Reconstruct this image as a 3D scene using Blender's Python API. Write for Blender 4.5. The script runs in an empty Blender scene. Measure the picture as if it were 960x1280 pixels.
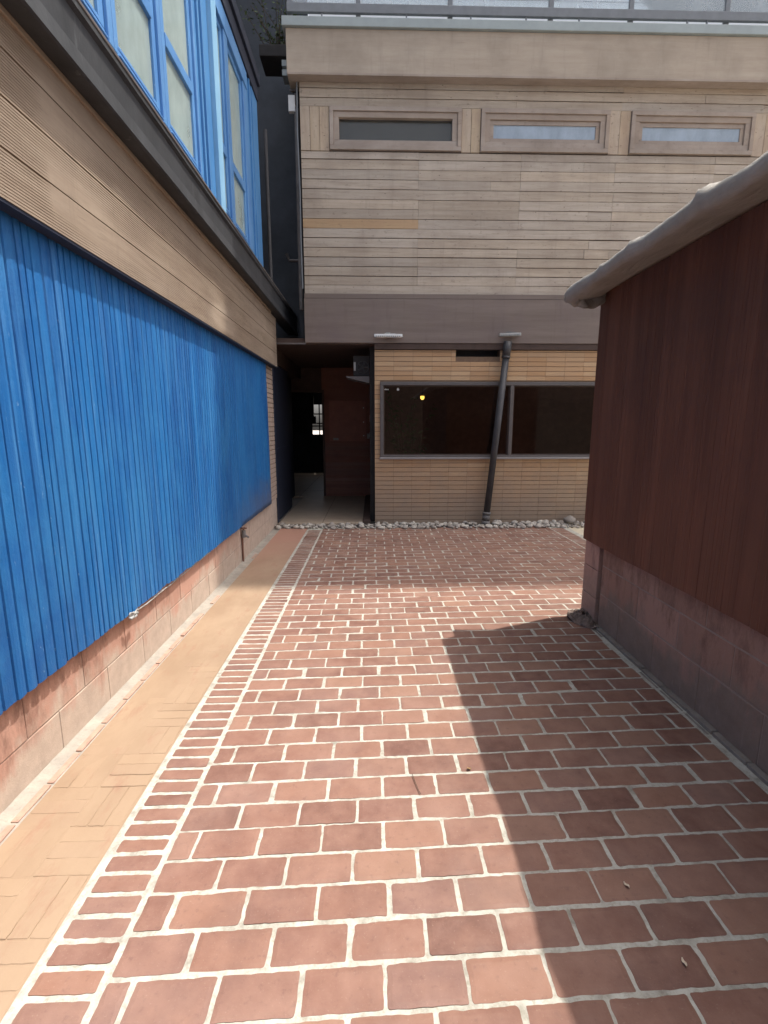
import bpy, math, random
from math import radians as R, sin, cos, pi
from mathutils import Vector, noise as mnoise
rng = random.Random(7)
scene = bpy.context.scene
col = scene.collection

# ------------------------------------------------------------------ camera
CAM_H = 1.45
cam_d = bpy.data.cameras.new('camera')
cam = bpy.data.objects.new('camera', cam_d); col.objects.link(cam)
cam.location = (0, 0, CAM_H)
cam.rotation_euler = (R(90 - 10.204), 0, R(-1.4094))
cam_d.sensor_fit = 'HORIZONTAL'; cam_d.sensor_width = 36; cam_d.lens = 36 * 600 / 960
cam_d.clip_start = .02; cam_d.clip_end = 2000
scene.camera = cam

# ------------------------------------------------------------------ world, sun, exposure
SUN = Vector((.36, .15, 1)).normalized()          # direction towards the sun
elev = math.asin(SUN.z); azim = math.atan2(SUN.x, SUN.y)
world = bpy.data.worlds.new('World'); scene.world = world; world.use_nodes = True
wn = world.node_tree.nodes; wl = world.node_tree.links
bg = wn['Background']
sky = wn.new('ShaderNodeTexSky'); sky.sky_type = 'NISHITA'; sky.sun_disc = False
sky.sun_elevation = elev; sky.sun_rotation = azim
sky.air_density = 0.7; sky.dust_density = 6.0; sky.ozone_density = 0.4
hs = wn.new('ShaderNodeHueSaturation'); hs.inputs['Saturation'].default_value = .55
wl.new(sky.outputs[0], hs.inputs['Color']); wl.new(hs.outputs[0], bg.inputs[0]); bg.inputs[1].default_value = .15
sun_d = bpy.data.lights.new('sun', 'SUN'); sun_d.energy = 2.35; sun_d.angle = R(.55); sun_d.color = (1, .94, .85)
sun = bpy.data.objects.new('sun', sun_d); col.objects.link(sun)
sun.rotation_euler = (-SUN).to_track_quat('-Z', 'Y').to_euler()
sun.location = (6, 3, 20)
scene.view_settings.view_transform = 'Standard'; scene.view_settings.look = 'None'
scene.view_settings.gamma = 1; scene.view_settings.use_curve_mapping = False
scene.view_settings.exposure = 1.3
scene.cycles.max_bounces = 10
scene.cycles.diffuse_bounces = 5

# ------------------------------------------------------------------ mesh helper
class MB:
    def __init__(s): s.v = []; s.f = []; s.mi = []
    def face(s, pts, mi=0):
        n = len(s.v); s.v += [tuple(p) for p in pts]; s.f.append(tuple(range(n, n + len(pts)))); s.mi.append(mi)
    def box(s, x0, x1, y0, y1, z0, z1, mi=0):
        n = len(s.v)
        s.v += [(x, y, z) for z in (z0, z1) for x, y in ((x0, y0), (x1, y0), (x1, y1), (x0, y1))]
        for q in ((3, 2, 1, 0), (4, 5, 6, 7), (0, 1, 5, 4), (1, 2, 6, 5), (2, 3, 7, 6), (3, 0, 4, 7)):
            s.f.append(tuple(n + i for i in q)); s.mi.append(mi)
    def rim(s, axis, c0, c1, a0, a1, b0, b1, t, mi=0):
        """rectangular frame of bars, mitre-free, across axis 'x' or 'y'"""
        for (p0, p1, q0, q1) in ((a0, a1, b0, b0 + t), (a0, a1, b1 - t, b1), (a0, a0 + t, b0 + t, b1 - t), (a1 - t, a1, b0 + t, b1 - t)):
            if axis == 'y': s.box(p0, p1, c0, c1, q0, q1, mi)
            else: s.box(c0, c1, p0, p1, q0, q1, mi)
    def tube(s, p0, p1, r0, r1=None, n=14, cap=True, mi=0):
        r1 = r0 if r1 is None else r1
        p0 = Vector(p0); p1 = Vector(p1); d = (p1 - p0).normalized()
        a = d.orthogonal().normalized(); b = d.cross(a)
        k = len(s.v)
        for p, r in ((p0, r0), (p1, r1)):
            for i in range(n):
                t = 2 * pi * i / n; s.v.append(tuple(p + (a * cos(t) + b * sin(t)) * r))
        for i in range(n):
            j = (i + 1) % n; s.f.append((k + i, k + j, k + n + j, k + n + i)); s.mi.append(mi)
        if cap:
            s.f.append(tuple(k + i for i in reversed(range(n)))); s.mi.append(mi)
            s.f.append(tuple(k + n + i for i in range(n))); s.mi.append(mi)
    def path(s, pts, r, n=8):
        pts = [Vector(p) for p in pts]
        k = len(s.v); m = len(pts)
        for i, p in enumerate(pts):
            d = (pts[min(i + 1, m - 1)] - pts[max(i - 1, 0)]).normalized()
            a = d.cross(Vector((0.3, .1, 1))).normalized(); b = d.cross(a)
            for j in range(n):
                t = 2 * pi * j / n; s.v.append(tuple(p + (a * cos(t) + b * sin(t)) * r))
        for i in range(m - 1):
            for j in range(n):
                q = (j + 1) % n
                s.f.append((k + i * n + j, k + i * n + q, k + (i + 1) * n + q, k + (i + 1) * n + j)); s.mi.append(0)
        s.f.append(tuple(k + j for j in reversed(range(n)))); s.mi.append(0)
        s.f.append(tuple(k + (m - 1) * n + j for j in range(n))); s.mi.append(0)
    def grid(s, fn, nu, nv, flip=False, mi=0):
        k = len(s.v)
        for i in range(nu + 1):
            for j in range(nv + 1): s.v.append(tuple(fn(i / nu, j / nv)))
        for i in range(nu):
            for j in range(nv):
                a, b, c, d = (k + i * (nv + 1) + j, k + (i + 1) * (nv + 1) + j, k + (i + 1) * (nv + 1) + j + 1, k + i * (nv + 1) + j + 1)
                s.f.append((a, d, c, b) if flip else (a, b, c, d)); s.mi.append(mi)
    def build(s, name, mats, parent=None, smooth=False, bevel=0, loc=None):
        me = bpy.data.meshes.new(name)
        base = Vector((0, 0, 0))
        p = parent
        while p is not None: base = base + p.location; p = p.parent
        if loc is not None: base = base + Vector(loc)
        me.from_pydata([(x - base.x, y - base.y, z - base.z) for x, y, z in s.v], [], s.f)
        for m in (mats if isinstance(mats, (list, tuple)) else [mats]): me.materials.append(m)
        me.polygons.foreach_set('material_index', s.mi)
        if smooth: me.polygons.foreach_set('use_smooth', [True] * len(s.f))
        me.validate(); me.update()
        o = bpy.data.objects.new(name, me); col.objects.link(o)
        if parent is not None: o.parent = parent
        if loc is not None: o.location = loc
        if bevel:
            b = o.modifiers.new('bevel', 'BEVEL'); b.width = bevel; b.segments = 2; b.limit_method = 'ANGLE'; b.angle_limit = R(40)
        return o

def tag(o, label, cat, group=None):
    o['label'] = label; o['category'] = cat
    if group: o['group'] = group
    return o
def struct(o, kind='structure'): o['kind'] = kind; return o
def thing(name, loc, label, cat, group=None):
    o = bpy.data.objects.new(name, None); col.objects.link(o); o.location = loc; o.empty_display_size = .1
    return tag(o, label, cat, group)
def N3(x, y, z=0): return mnoise.noise(Vector((x, y, z)))

# ------------------------------------------------------------------ materials
class Mat:
    """small wrapper to write node trees quickly"""
    def __init__(s, name):
        s.m = bpy.data.materials.new(name); s.m.use_nodes = True
        s.t = s.m.node_tree; s.n = s.t.nodes; s.l = s.t.links
        s.b = s.n['Principled BSDF']; s.tc = s.n.new('ShaderNodeTexCoord')
        s.bump_last = None
    def put(s, sock, v):
        if hasattr(v, 'is_linked') or isinstance(v, bpy.types.NodeSocket): s.l.new(v, sock)
        elif isinstance(v, tuple) and len(v) == 3 and sock.type == 'RGBA': sock.default_value = (*v, 1)
        else: sock.default_value = v
    def coord(s, scale=(1, 1, 1), loc=(0, 0, 0)):
        mp = s.n.new('ShaderNodeMapping'); s.l.new(s.tc.outputs['Object'], mp.inputs[0])
        mp.inputs['Scale'].default_value = scale; mp.inputs['Location'].default_value = loc
        return mp.outputs[0]
    def noise(s, scale, detail=4, rough=.55, stretch=(1, 1, 1), dist=0, loc=(0, 0, 0)):
        t = s.n.new('ShaderNodeTexNoise'); s.l.new(s.coord(stretch, loc), t.inputs['Vector'])
        t.inputs['Scale'].default_value = scale; t.inputs['Detail'].default_value = detail
        t.inputs['Roughness'].default_value = rough; t.inputs['Distortion'].default_value = dist
        return t.outputs[0]
    def voro(s, scale, stretch=(1, 1, 1)):
        t = s.n.new('ShaderNodeTexVoronoi'); s.l.new(s.coord(stretch), t.inputs['Vector']); t.inputs['Scale'].default_value = scale
        return t.outputs['Distance']
    def ramp(s, fac, *stops):
        r = s.n.new('ShaderNodeValToRGB'); e = r.color_ramp.elements
        while len(e) < len(stops): e.new(.5)
        for i, (p, c) in enumerate(stops):
            e[i].position = p; e[i].color = (*c, 1) if isinstance(c, tuple) else (c, c, c, 1)
        s.put(r.inputs[0], fac); return r.outputs[0]
    def mix(s, fac, a, b, mode='MIX'):
        x = s.n.new('ShaderNodeMix'); x.data_type = 'RGBA'; x.blend_type = mode
        s.put(x.inputs[0], fac); s.put(x.inputs[6], a); s.put(x.inputs[7], b); return x.outputs[2]
    def math(s, op, a, b=0.0):
        x = s.n.new('ShaderNodeMath'); x.operation = op; s.put(x.inputs[0], a); s.put(x.inputs[1], b); return x.outputs[0]
    def axis(s, ax, world=False):
        sp = s.n.new('ShaderNodeSeparateXYZ')
        if world:
            g = s.n.new('ShaderNodeNewGeometry'); s.l.new(g.outputs['Position'], sp.inputs[0])
        else: s.l.new(s.tc.outputs['Object'], sp.inputs[0])
        return sp.outputs[ax]
    def island(s):
        g = s.n.new('ShaderNodeNewGeometry'); return g.outputs['Random Per Island']
    def objrand(s): return s.n.new('ShaderNodeObjectInfo').outputs['Random']
    def vary(s, c, amt, fac):
        """c scaled by 1-amt .. 1+amt with fac"""
        v = s.ramp(fac, (0, 1 - amt), (1, 1 + amt)); return s.mix(1, c, v, 'MULTIPLY')
    def bump(s, h, strength=.3, dist=.01):
        b = s.n.new('ShaderNodeBump'); b.inputs['Strength'].default_value = strength; b.inputs['Distance'].default_value = dist
        s.put(b.inputs['Height'], h)
        if s.bump_last: s.l.new(s.bump_last, b.inputs['Normal'])
        s.bump_last = b.outputs[0]; return s
    def done(s, colour, rough=.75, spec=.3, metal=0):
        s.put(s.b.inputs['Base Color'], colour); s.put(s.b.inputs['Roughness'], rough)
        s.b.inputs['Specular IOR Level'].default_value = spec; s.b.inputs['Metallic'].default_value = metal
        if s.bump_last: s.l.new(s.bump_last, s.b.inputs['Normal'])
        return s.m

def m_paver():
    m = Mat('red clay paver'); i = m.island()
    c = m.ramp(i, (0, (.125, .060, .045)), (.22, (.195, .098, .070)), (.45, (.155, .075, .056)), (.65, (.225, .117, .080)), (.82, (.165, .090, .073)), (1, (.24, .134, .092)))
    c = m.mix(m.ramp(m.noise(9, 5, .6), (.35, 0.0), (.7, .55)), c, (.28, .16, .118))
    c = m.mix(m.ramp(m.noise(3.2, 6, .65, loc=(4, 2, 0)), (.52, 0.0), (.78, .6)), c, (.12, .066, .055))
    c = m.mix(m.ramp(m.noise(160, 2, .5), (.64, 0.0), (.74, .16)), c, (.42, .32, .26))
    c = m.mix(m.ramp(m.noise(45, 4, .7, loc=(1, 7, 0)), (.57, 0.0), (.74, .5)), c, (.11, .06, .05))
    at = m.n.new('ShaderNodeAttribute'); at.attribute_name = 'rim'
    e = m.math('ADD', at.outputs['Fac'], m.math('MULTIPLY', m.math('SUBTRACT', m.noise(60, 6, .75), .5), 1.5))
    e = m.math('ADD', e, m.math('MULTIPLY', m.math('SUBTRACT', m.noise(7, 4, .6, loc=(9, 1, 0)), .5), .9))
    c = m.mix(m.ramp(e, (1.0, 0.0), (1.42, .75)), c, (.40, .375, .32))
    c = m.mix(m.ramp(m.noise(2.1, 5, .6, loc=(0, 8, 0)), (.5, 0.0), (.75, .3)), c, (.31, .205, .165))
    m.bump(m.noise(130, 4, .7), .35, .003).bump(m.noise(18, 3), .3, .004)
    return m.done(c, m.ramp(m.noise(11, 4), (.3, .55), (.7, .8)), .35)
def m_mortar():
    m = Mat('pale mortar')
    c = m.ramp(m.noise(14, 6, .7), (.3, (.23, .215, .18)), (.46, (.37, .355, .305)), (.7, (.50, .49, .435)))
    c = m.mix(m.ramp(m.noise(60, 4, .7), (.52, 0.0), (.72, .7)), c, (.24, .22, .17))
    m.bump(m.noise(90, 5, .7), .6, .004)
    return m.done(c, .9, .2)
def m_pathbrick():
    m = Mat('sandy washed path brick'); i = m.island()
    c = m.ramp(i, (0, (.25, .172, .114)), (.5, (.285, .198, .130)), (1, (.262, .18, .122)))
    c = m.mix(m.ramp(m.noise(3, 5, .6, (1, .5, 1)), (.36, 0.0), (.6, .9)), c, (.315, .226, .152))
    c = m.mix(m.ramp(m.noise(7, 6, .7, (1.6, .6, 1), loc=(3, 0, 0)), (.55, 0.0), (.72, .7)), c, (.26, .145, .10))
    far = m.n.new('ShaderNodeMapRange'); m.l.new(m.math('ADD', m.axis(1, True), m.math('MULTIPLY', m.noise(2.5, 4), 1.6)), far.inputs[0])
    far.inputs[1].default_value = 5.2; far.inputs[2].default_value = 6.9
    c = m.mix(far.outputs[0], c, (.34, .19, .14))
    m.bump(m.noise(70, 5, .7), .35, .003)
    return m.done(c, .85, .2)
def m_conc(name, a, b, sc=6):
    m = Mat(name)
    c = m.mix(m.ramp(m.noise(sc, 7, .7), (.3, 0.0), (.7, 1.0)), a, b)
    c = m.mix(m.ramp(m.noise(70, 3, .6), (.55, 0.0), (.75, .3)), c, tuple(x * .5 for x in a))
    m.bump(m.noise(60, 5, .7), .4, .004)
    return m.done(c, .92, .2)
def m_blockwall(name, raw, stain, hz, pitchy=.4, y_stain=None):
    """concrete blocks: raw cement low down, a reddish paint wash run down from above"""
    m = Mat(name)
    z = m.axis(2, True)
    drip = m.noise(5, 6, .7, (1, 1, .18)); blot = m.noise(2.6, 5, .65)
    h = m.math('ADD', z, m.math('MULTIPLY', m.math('SUBTRACT', drip, .5), hz * 1.5))
    h = m.math('ADD', h, m.math('MULTIPLY', m.math('SUBTRACT', blot, .5), hz * 1.6))
    fac = m.ramp(m.math('DIVIDE', h, hz * 1.6), (.30, 0.0), (.52, 1.0))
    if y_stain:
        yr = m.n.new('ShaderNodeMapRange'); m.l.new(m.axis(1, True), yr.inputs[0])
        yr.inputs[1].default_value = y_stain[0]; yr.inputs[2].default_value = y_stain[1]; yr.inputs[3].default_value = 1; yr.inputs[4].default_value = 0
        fac = m.math('MULTIPLY', fac, yr.outputs[0])
    base = m.mix(m.ramp(m.noise(11, 6, .7), (.3, 0.0), (.7, 1.0)), raw, tuple(x * 1.3 for x in raw))
    i = m.island()
    st = m.mix(m.ramp(i, (0, 0.0), (1, .6)), stain, tuple(min(1, x * 1.25 + .03) for x in stain))
    st = m.mix(m.ramp(m.noise(7, 6, .75, (1, 1, .35), loc=(2, 5, 1)), (.48, 0.0), (.64, .8)), st, tuple(x * .55 for x in stain))
    c = m.mix(fac, base, st)
    c = m.mix(m.ramp(m.noise(30, 5, .7, (1, 1, .25)), (.58, 0.0), (.78, .5)), c, tuple(min(1, x * 1.5 + .05) for x in raw))
    m.bump(m.noise(120, 4, .7), .4, .003).bump(m.noise(14, 4), .3, .004)
    return m.done(c, .9, .2)
def m_bluepanel():
    m = Mat('worn blue paint')
    i = m.noise(5.5, 3, .6, (1, 1, .08))
    c = m.ramp(i, (.3, (.004, .080, .27)), (.5, (.006, .110, .34)), (.7, (.010, .146, .41)))
    st = m.noise(24, 5, .7, (1, 1, .035))
    c = m.mix(m.ramp(st, (.50, 0.0), (.70, .85)), c, (.055, .215, .48))
    c = m.mix(m.ramp(m.noise(3.5, 5, .7, (1, 1, .35), loc=(0, 3, 0)), (.5, 0.0), (.75, .5)), c, (.008, .085, .31))
    c = m.mix(m.ramp(m.noise(2.3, 7, .72, (1, 1, .6), loc=(2, 2, 9)), (.48, 0.0), (.66, .7)), c, (.026, .18, .43))
    sp = m.math('MULTIPLY', m.ramp(m.noise(55, 4, .75, (1, 1, .35)), (.65, 0.0), (.72, .7)), m.ramp(m.noise(2.2, 4, .6, loc=(5, 5, 5)), (.45, 0.0), (.62, .75)))
    c = m.mix(sp, c, (.42, .58, .72))
    # grime along the lower edge of the far flat sheet
    y = m.axis(1, True); z = m.axis(2, True)
    g = m.math('SUBTRACT', m.math('ADD', z, m.math('MULTIPLY', m.noise(4, 5), .7)), .92)
    gy = m.n.new('ShaderNodeMapRange'); m.l.new(y, gy.inputs[0]); gy.inputs[1].default_value = 4.6; gy.inputs[2].default_value = 6.4
    c = m.mix(m.math('MULTIPLY', m.ramp(g, (0, .7), (.25, 0.0)), gy.outputs[0]), c, (.11, .12, .17))
    m.bump(m.noise(75, 5, .75, (1, 1, .6)), .55, .005).bump(m.noise(16, 4, .6, (1, 1, .2)), .4, .006)
    return m.done(c, m.ramp(m.noise(20, 4), (.3, .5), (.7, .72)), .4)
def m_bluewin(name, a, b):
    m = Mat(name)
    c = m.mix(m.ramp(m.noise(4, 4, .6, (1, 1, .4)), (.35, 0.0), (.7, 1.0)), a, b)
    c = m.mix(m.ramp(m.noise(40, 4, .7), (.66, 0.0), (.72, .5)), c, (.4, .5, .65))
    m.bump(m.noise(40, 3), .1, .002)
    return m.done(c, .45, .45)
def m_wood(name, cols, stretch, isl=.0, knots=True, rough=.85, dark=(.06, .045, .035), nail=False, wash=None):
    m = Mat(name)
    g = m.noise(9, 7, .7, stretch, .4)
    c = m.ramp(g, (.28, cols[0]), (.5, cols[1]), (.74, cols[2]))
    if isl:
        i = m.island()
        c = m.vary(c, isl, i)
        sh = m.n.new('ShaderNodeHueSaturation'); m.put(sh.inputs['Color'], c); sh.inputs['Hue'].default_value = .5
        m.put(sh.inputs['Saturation'], m.ramp(m.math('FRACT', m.math('MULTIPLY', i, 7.31)), (0, .88), (1, 1.12))); c = sh.outputs[0]
    c = m.mix(m.ramp(m.noise(34, 5, .75, stretch), (.58, 0.0), (.78, .55)), c, dark)
    c = m.mix(m.ramp(m.noise(1.7, 5, .6), (.46, 0.0), (.72, .6)), c, wash or tuple(x * .65 for x in cols[1]))
    if not name.startswith('dark red'): c = m.mix(m.ramp(m.noise(13, 6, .7, (1, 1, .10), loc=(7, 0, 2)), (.56, 0.0), (.74, .28)), c, tuple(x * .5 for x in cols[1]))
    if name.startswith('dark red'):                 # rusty weathered blotches in the lower half
        zf = m.n.new('ShaderNodeMapRange'); m.l.new(m.math('ADD', m.axis(2, True), m.math('MULTIPLY', m.noise(1.6, 6, .7, (1, 1, .5), loc=(1, 2, 3)), 1.6)), zf.inputs[0])
        zf.inputs[1].default_value = 2.5; zf.inputs[2].default_value = 1.3
        c = m.mix(m.math('MULTIPLY', zf.outputs[0], m.ramp(m.noise(5, 6, .7, (1, 1, .3)), (.35, .1), (.65, .75))), c, (.17, .066, .042))
    if knots:
        k = m.voro(5.5, (1, 1, 2.4)); c = m.mix(m.ramp(m.noise(26, 5, .7, (.5, 1, 1), loc=(3, 1, 7)), (.60, 0.0), (.74, .5)), c, dark); c = m.mix(m.ramp(k, (.03, .75), (.075, 0.0)), c, dark)
    m.bump(g, .25, .003).bump(m.noise(60, 5, .7, stretch), .35, .002)
    return m.done(c, rough, .25)
def m_flat(name, c, rough=.6, spec=.4, metal=0, var=.18, sc=8, bump=.1):
    m = Mat(name)
    cc = m.vary(c, var, m.ramp(m.noise(sc, 6, .65), (.3, 0.0), (.7, 1.0)))
    if bump: m.bump(m.noise(sc * 9, 4, .6), bump, .003)
    return m.done(cc, rough, spec, metal)
def m_ledge():
    m = Mat('weathered dark metal')
    c = m.ramp(m.noise(5, 6, .7, (1, 1, .4)), (.3, (.020, .022, .026)), (.7, (.045, .048, .054)))
    c = m.mix(m.ramp(m.noise(14, 6, .75, (1, 1, .1)), (.6, 0.0), (.72, .5)), c, (.20, .21, .22))
    m.bump(m.noise(50, 4), .2, .003)
    return m.done(c, .55, .4)
def m_roman():
    m = Mat('tan roman brick'); i = m.island()
    c = m.ramp(i, (0, (.44, .27, .145)), (.35, (.50, .32, .18)), (.7, (.47, .31, .18)), (1, (.54, .37, .22)))
    c = m.mix(m.ramp(m.noise(5, 6, .7, (.6, 1, 2)), (.45, 0.0), (.75, .5)), c, (.40, .28, .19))
    z = m.axis(2, True)
    g = m.math('ADD', z, m.math('MULTIPLY', m.math('SUBTRACT', m.noise(2.2, 6, .7), .5), 1.1))
    c = m.mix(m.ramp(g, (.25, .85), (1.15, 0.0)), c, (.30, .235, .18))          # splash-back grime above the stones
    c = m.mix(m.ramp(m.noise(40, 5, .7), (.6, 0.0), (.75, .4)), c, (.2, .13, .08))
    m.bump(m.noise(70, 5, .7), .4, .003)
    return m.done(c, .85, .25)
def m_glass(name, tint=(.9, .95, .95), rough=.0):
    m = Mat(name); m.b.inputs['Transmission Weight'].default_value = 1
    m.b.inputs['IOR'].default_value = 1.45
    return m.done(tint, rough, .5)
def m_thin_glass(name, tint, refl=1.0, rough=.02, veil=0.0, veilc=(.6, .65, .65)):
    """single sheet: clear straight through, mirror by fresnel, optional diffuse layer for dust or painted-in sky reflection"""
    m = Mat(name)
    tr = m.n.new('ShaderNodeBsdfTransparent'); tr.inputs[0].default_value = (*tint, 1)
    gl = m.n.new('ShaderNodeBsdfGlossy'); gl.inputs['Roughness'].default_value = rough; gl.inputs[0].default_value = (refl, refl, refl, 1)
    fr = m.n.new('ShaderNodeFresnel'); fr.inputs[0].default_value = 1.5
    mx = m.n.new('ShaderNodeMixShader'); m.l.new(fr.outputs[0], mx.inputs[0]); m.l.new(tr.outputs[0], mx.inputs[1]); m.l.new(gl.outputs[0], mx.inputs[2])
    out = mx.outputs[0]
    if veil:
        df = m.n.new('ShaderNodeBsdfDiffuse'); df.inputs[0].default_value = (*veilc, 1)
        m2 = m.n.new('ShaderNodeMixShader')
        m.put(m2.inputs[0], m.ramp(m.noise(4, 5, .65, (1, 1, .5)), (.3, veil * .75), (.7, min(1, veil * 1.2))))
        m.l.new(out, m2.inputs[1]); m.l.new(df.outputs[0], m2.inputs[2]); out = m2.outputs[0]
    m.l.new(out, m.n['Material Output'].inputs[0])
    return m.m
def m_tarp():
    m = Mat('grey canvas')
    c = m.ramp(m.noise(4, 6, .7), (.3, (.24, .225, .20)), (.7, (.33, .31, .28)))
    c = m.mix(m.ramp(m.noise(17, 6, .75), (.58, 0.0), (.75, .6)), c, (.16, .14, .12))
    m.bump(m.noise(9, 6, .65, (1, .35, 1.6), 1.2), .4, .02).bump(m.noise(26, 5, .6), .35, .008).bump(m.noise(260, 2), .2, .001)
    return m.done(c, .9, .2)
def m_stone():
    m = Mat('river stone'); i = m.objrand()
    c = m.ramp(i, (0, (.24, .21, .18)), (.4, (.38, .345, .30)), (.7, (.46, .425, .37)), (1, (.30, .265, .235)))
    c = m.mix(m.ramp(m.noise(16, 5, .7), (.5, 0.0), (.75, .5)), c, (.5, .48, .45))
    m.bump(m.noise(60, 4), .3, .003)
    return m.done(c, .8, .25)
def m_emit(name, c, s):
    m = Mat(name); m.b.inputs['Emission Color'].default_value = (*c, 1); m.b.inputs['Emission Strength'].default_value = s
    return m.done(c, .6, .3)
def m_leaf(name, a, b):
    m = Mat(name); return m.done(m.ramp(m.island(), (0, a), (1, b)), .7, .3)

M = dict(
    paver=m_paver(), mortar=m_mortar(), path=m_pathbrick(),
    sandconc=m_conc('sandy concrete', (.46, .40, .29), (.58, .52, .40), 3),
    ground=m_conc('grey ground', (.32, .29, .26), (.42, .38, .34), 1.5),
    grout=m_conc('grey grout', (.24, .215, .19), (.36, .33, .28), 9),
    edge=m_conc('edge brick', (.32, .19, .145), (.42, .30, .23), 12),
    kerb=m_conc('dirty kerb', (.15, .13, .115), (.24, .215, .19), 9),
    gravelbed=m_conc('gravel bed', (.07, .065, .06), (.13, .12, .11), 20),
    block=m_blockwall('painted block', (.42, .335, .275), (.44, .255, .195), .34, y_stain=(4.0, 5.4)),
    shedblock=m_blockwall('shed block', (.185, .142, .118), (.28, .168, .132), .42),
    pilaster=m_blockwall('corner block', (.27, .19, .16), (.34, .21, .175), .60),
    joint=m_conc('block joint', (.30, .25, .22), (.40, .34, .30), 14),
    shedjoint=m_conc('shed joint', (.24, .19, .165), (.32, .26, .23), 14),
    panel=m_bluepanel(),
    winblue=m_bluewin('window blue', (.070, .205, .46), (.115, .285, .55)),
    winblue2=m_bluewin('dark window blue', (.05, .185, .42), (.075, .235, .48)),
    finblue=m_bluewin('pale blue', (.18, .39, .60), (.25, .47, .67)),
    beam=m_wood('tan ribbed beam', ((.225, .168, .122), (.30, .235, .178), (.37, .30, .232)), (1, .12, 1.4), knots=False, wash=(.21, .16, .125)),
    plank=m_wood('weathered plank', ((.35, .285, .225), (.45, .38, .305), (.53, .455, .37)), (.11, 1, 1.6), .11, wash=(.30, .24, .19)),
    plank_new=m_wood('fresh plank', ((.42, .285, .175), (.49, .35, .22), (.54, .40, .27)), (.11, 1, 1.6), .05, wash=(.42, .27, .17)),
    vplank=m_wood('vertical plank', ((.40, .31, .225), (.48, .385, .285), (.54, .45, .35)), (1, 1, .15), .15, wash=(.32, .23, .19)),
    frame=m_wood('window timber', ((.31, .245, .20), (.38, .31, .255), (.44, .37, .31)), (.2, 1, .4), .06, knots=False),
    cornice=m_wood('cornice board', ((.37, .305, .24), (.42, .352, .28), (.46, .395, .32)), (.12, 1, 1.2), 0, knots=False, dark=(.25, .2, .155)),
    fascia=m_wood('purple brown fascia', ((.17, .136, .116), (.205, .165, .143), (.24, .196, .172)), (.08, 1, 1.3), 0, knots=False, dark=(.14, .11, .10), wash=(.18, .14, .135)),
    shed=m_wood('dark red board', ((.072, .031, .021), (.122, .052, .034), (.18, .080, .052)), (1, 1, .035), 0, knots=False, rough=.6, dark=(.042, .021, .017), wash=(.072, .034, .028)),
    ledge=m_ledge(), roman=m_roman(),
    romanpale=m_conc('pale roman brick', (.36, .27, .22), (.44, .34, .28), 9),
    brickjoint=m_conc('dark brick joint', (.15, .10, .07), (.22, .15, .10), 14),
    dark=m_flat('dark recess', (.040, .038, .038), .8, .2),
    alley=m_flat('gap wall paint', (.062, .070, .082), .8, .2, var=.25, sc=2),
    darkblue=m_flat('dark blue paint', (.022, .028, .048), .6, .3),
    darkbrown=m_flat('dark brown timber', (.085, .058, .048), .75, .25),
    redbrown=m_wood('red brown board', ((.24, .12, .095), (.29, .15, .12), (.33, .175, .14)), (.1, 1, 1.3), .12, knots=False),
    gap=m_flat('shadow gap board', (.07, .05, .04), .9, .1),
    metal=m_flat('frame metal', (.105, .093, .090), .45, .5, var=.12),
    sill=m_flat('pale metal', (.26, .245, .24), .45, .5, var=.1),
    pipe=m_flat('charcoal pipe', (.050, .048, .050), .5, .4, var=.25),
    collar=m_flat('grey pipe collar', (.15, .14, .135), .6, .4, var=.25),
    flash=m_flat('grey blue flashing', (.30, .345, .345), .45, .5, var=.1, sc=4),
    rail=m_flat('grey rail paint', (.17, .185, .20), .5, .4, var=.1),
    white=m_flat('white plastic', (.72, .73, .72), .5, .4, var=.06),
    greyplast=m_flat('grey plastic', (.34, .34, .33), .55, .4, var=.2),
    lamp=m_flat('lamp lens', (.16, .17, .17), .3, .5),
    tarp=m_tarp(), stone=m_stone(),
    tile=m_flat('cream floor tile', (.36, .285, .215), .5, .35, var=.12, sc=3, bump=.03),
    tilejoint=m_flat('tile joint', (.08, .07, .06), .8, .2),
    copper=m_flat('rusty pipe', (.20, .10, .07), .6, .4, var=.3, sc=20),
    render=m_conc('pale render', (.80, .81, .81), (.86, .87, .87), 2),
    brownwall=m_flat('brown wall', (.10, .075, .06), .85, .2),
    pane=m_thin_glass('window glass', (.93, .95, .94), 1, .03, .42, (.52, .64, .63)),  # greenish diffuse layer paints the reflected sky into the panes
    pane2=m_thin_glass('frosted glass with painted sky', (.6, .65, .7), 1, .03, .85, (.42, .50, .58)),  # bluish diffuse layer paints the sky's reflection onto the upper panes
    panedark=m_thin_glass('dark glass', (.80, .76, .74), 1, .01),
    panegrey=m_thin_glass('dusty glass', (.55, .55, .52), 1, .02, .16, (.4, .4, .36)),
    railglass=m_thin_glass('rail glass', (.86, .91, .92), 1, .02, .25, (.8, .85, .88)),
    yellow=m_emit('yellow lamp', (1, .62, .10), 1.6),
    leafg=m_leaf('plant leaf', (.045, .075, .03), (.09, .12, .05)),
    stem=m_flat('woody stem', (.09, .07, .05), .9, .1),
    deadleaf=m_leaf('dry leaf', (.20, .11, .05), (.30, .2, .1)),
    seed=m_flat('pale seed', (.6, .5, .38), .8, .2),
    rag=m_flat('dark rag', (.17, .13, .11), .9, .15, var=.4, sc=30, bump=.4),
    panelbrown=m_flat('brown panel', (.34, .15, .115), .6, .3, var=.15),
    roomwall=m_flat('room wall', (.14, .092, .075), .85, .2),
)

# ------------------------------------------------------------------ ground, paving, path
XL = -1.41                     # left wall plane
XS = 1.645                     # shed wall plane
YB = 7.05                      # back wall plane
g = MB(); g.face([(-150, -150, -.03), (150, -150, -.03), (150, 150, -.03), (-150, 150, -.03)])
struct(g.build('ground', M['ground']))
SK = .038
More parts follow.
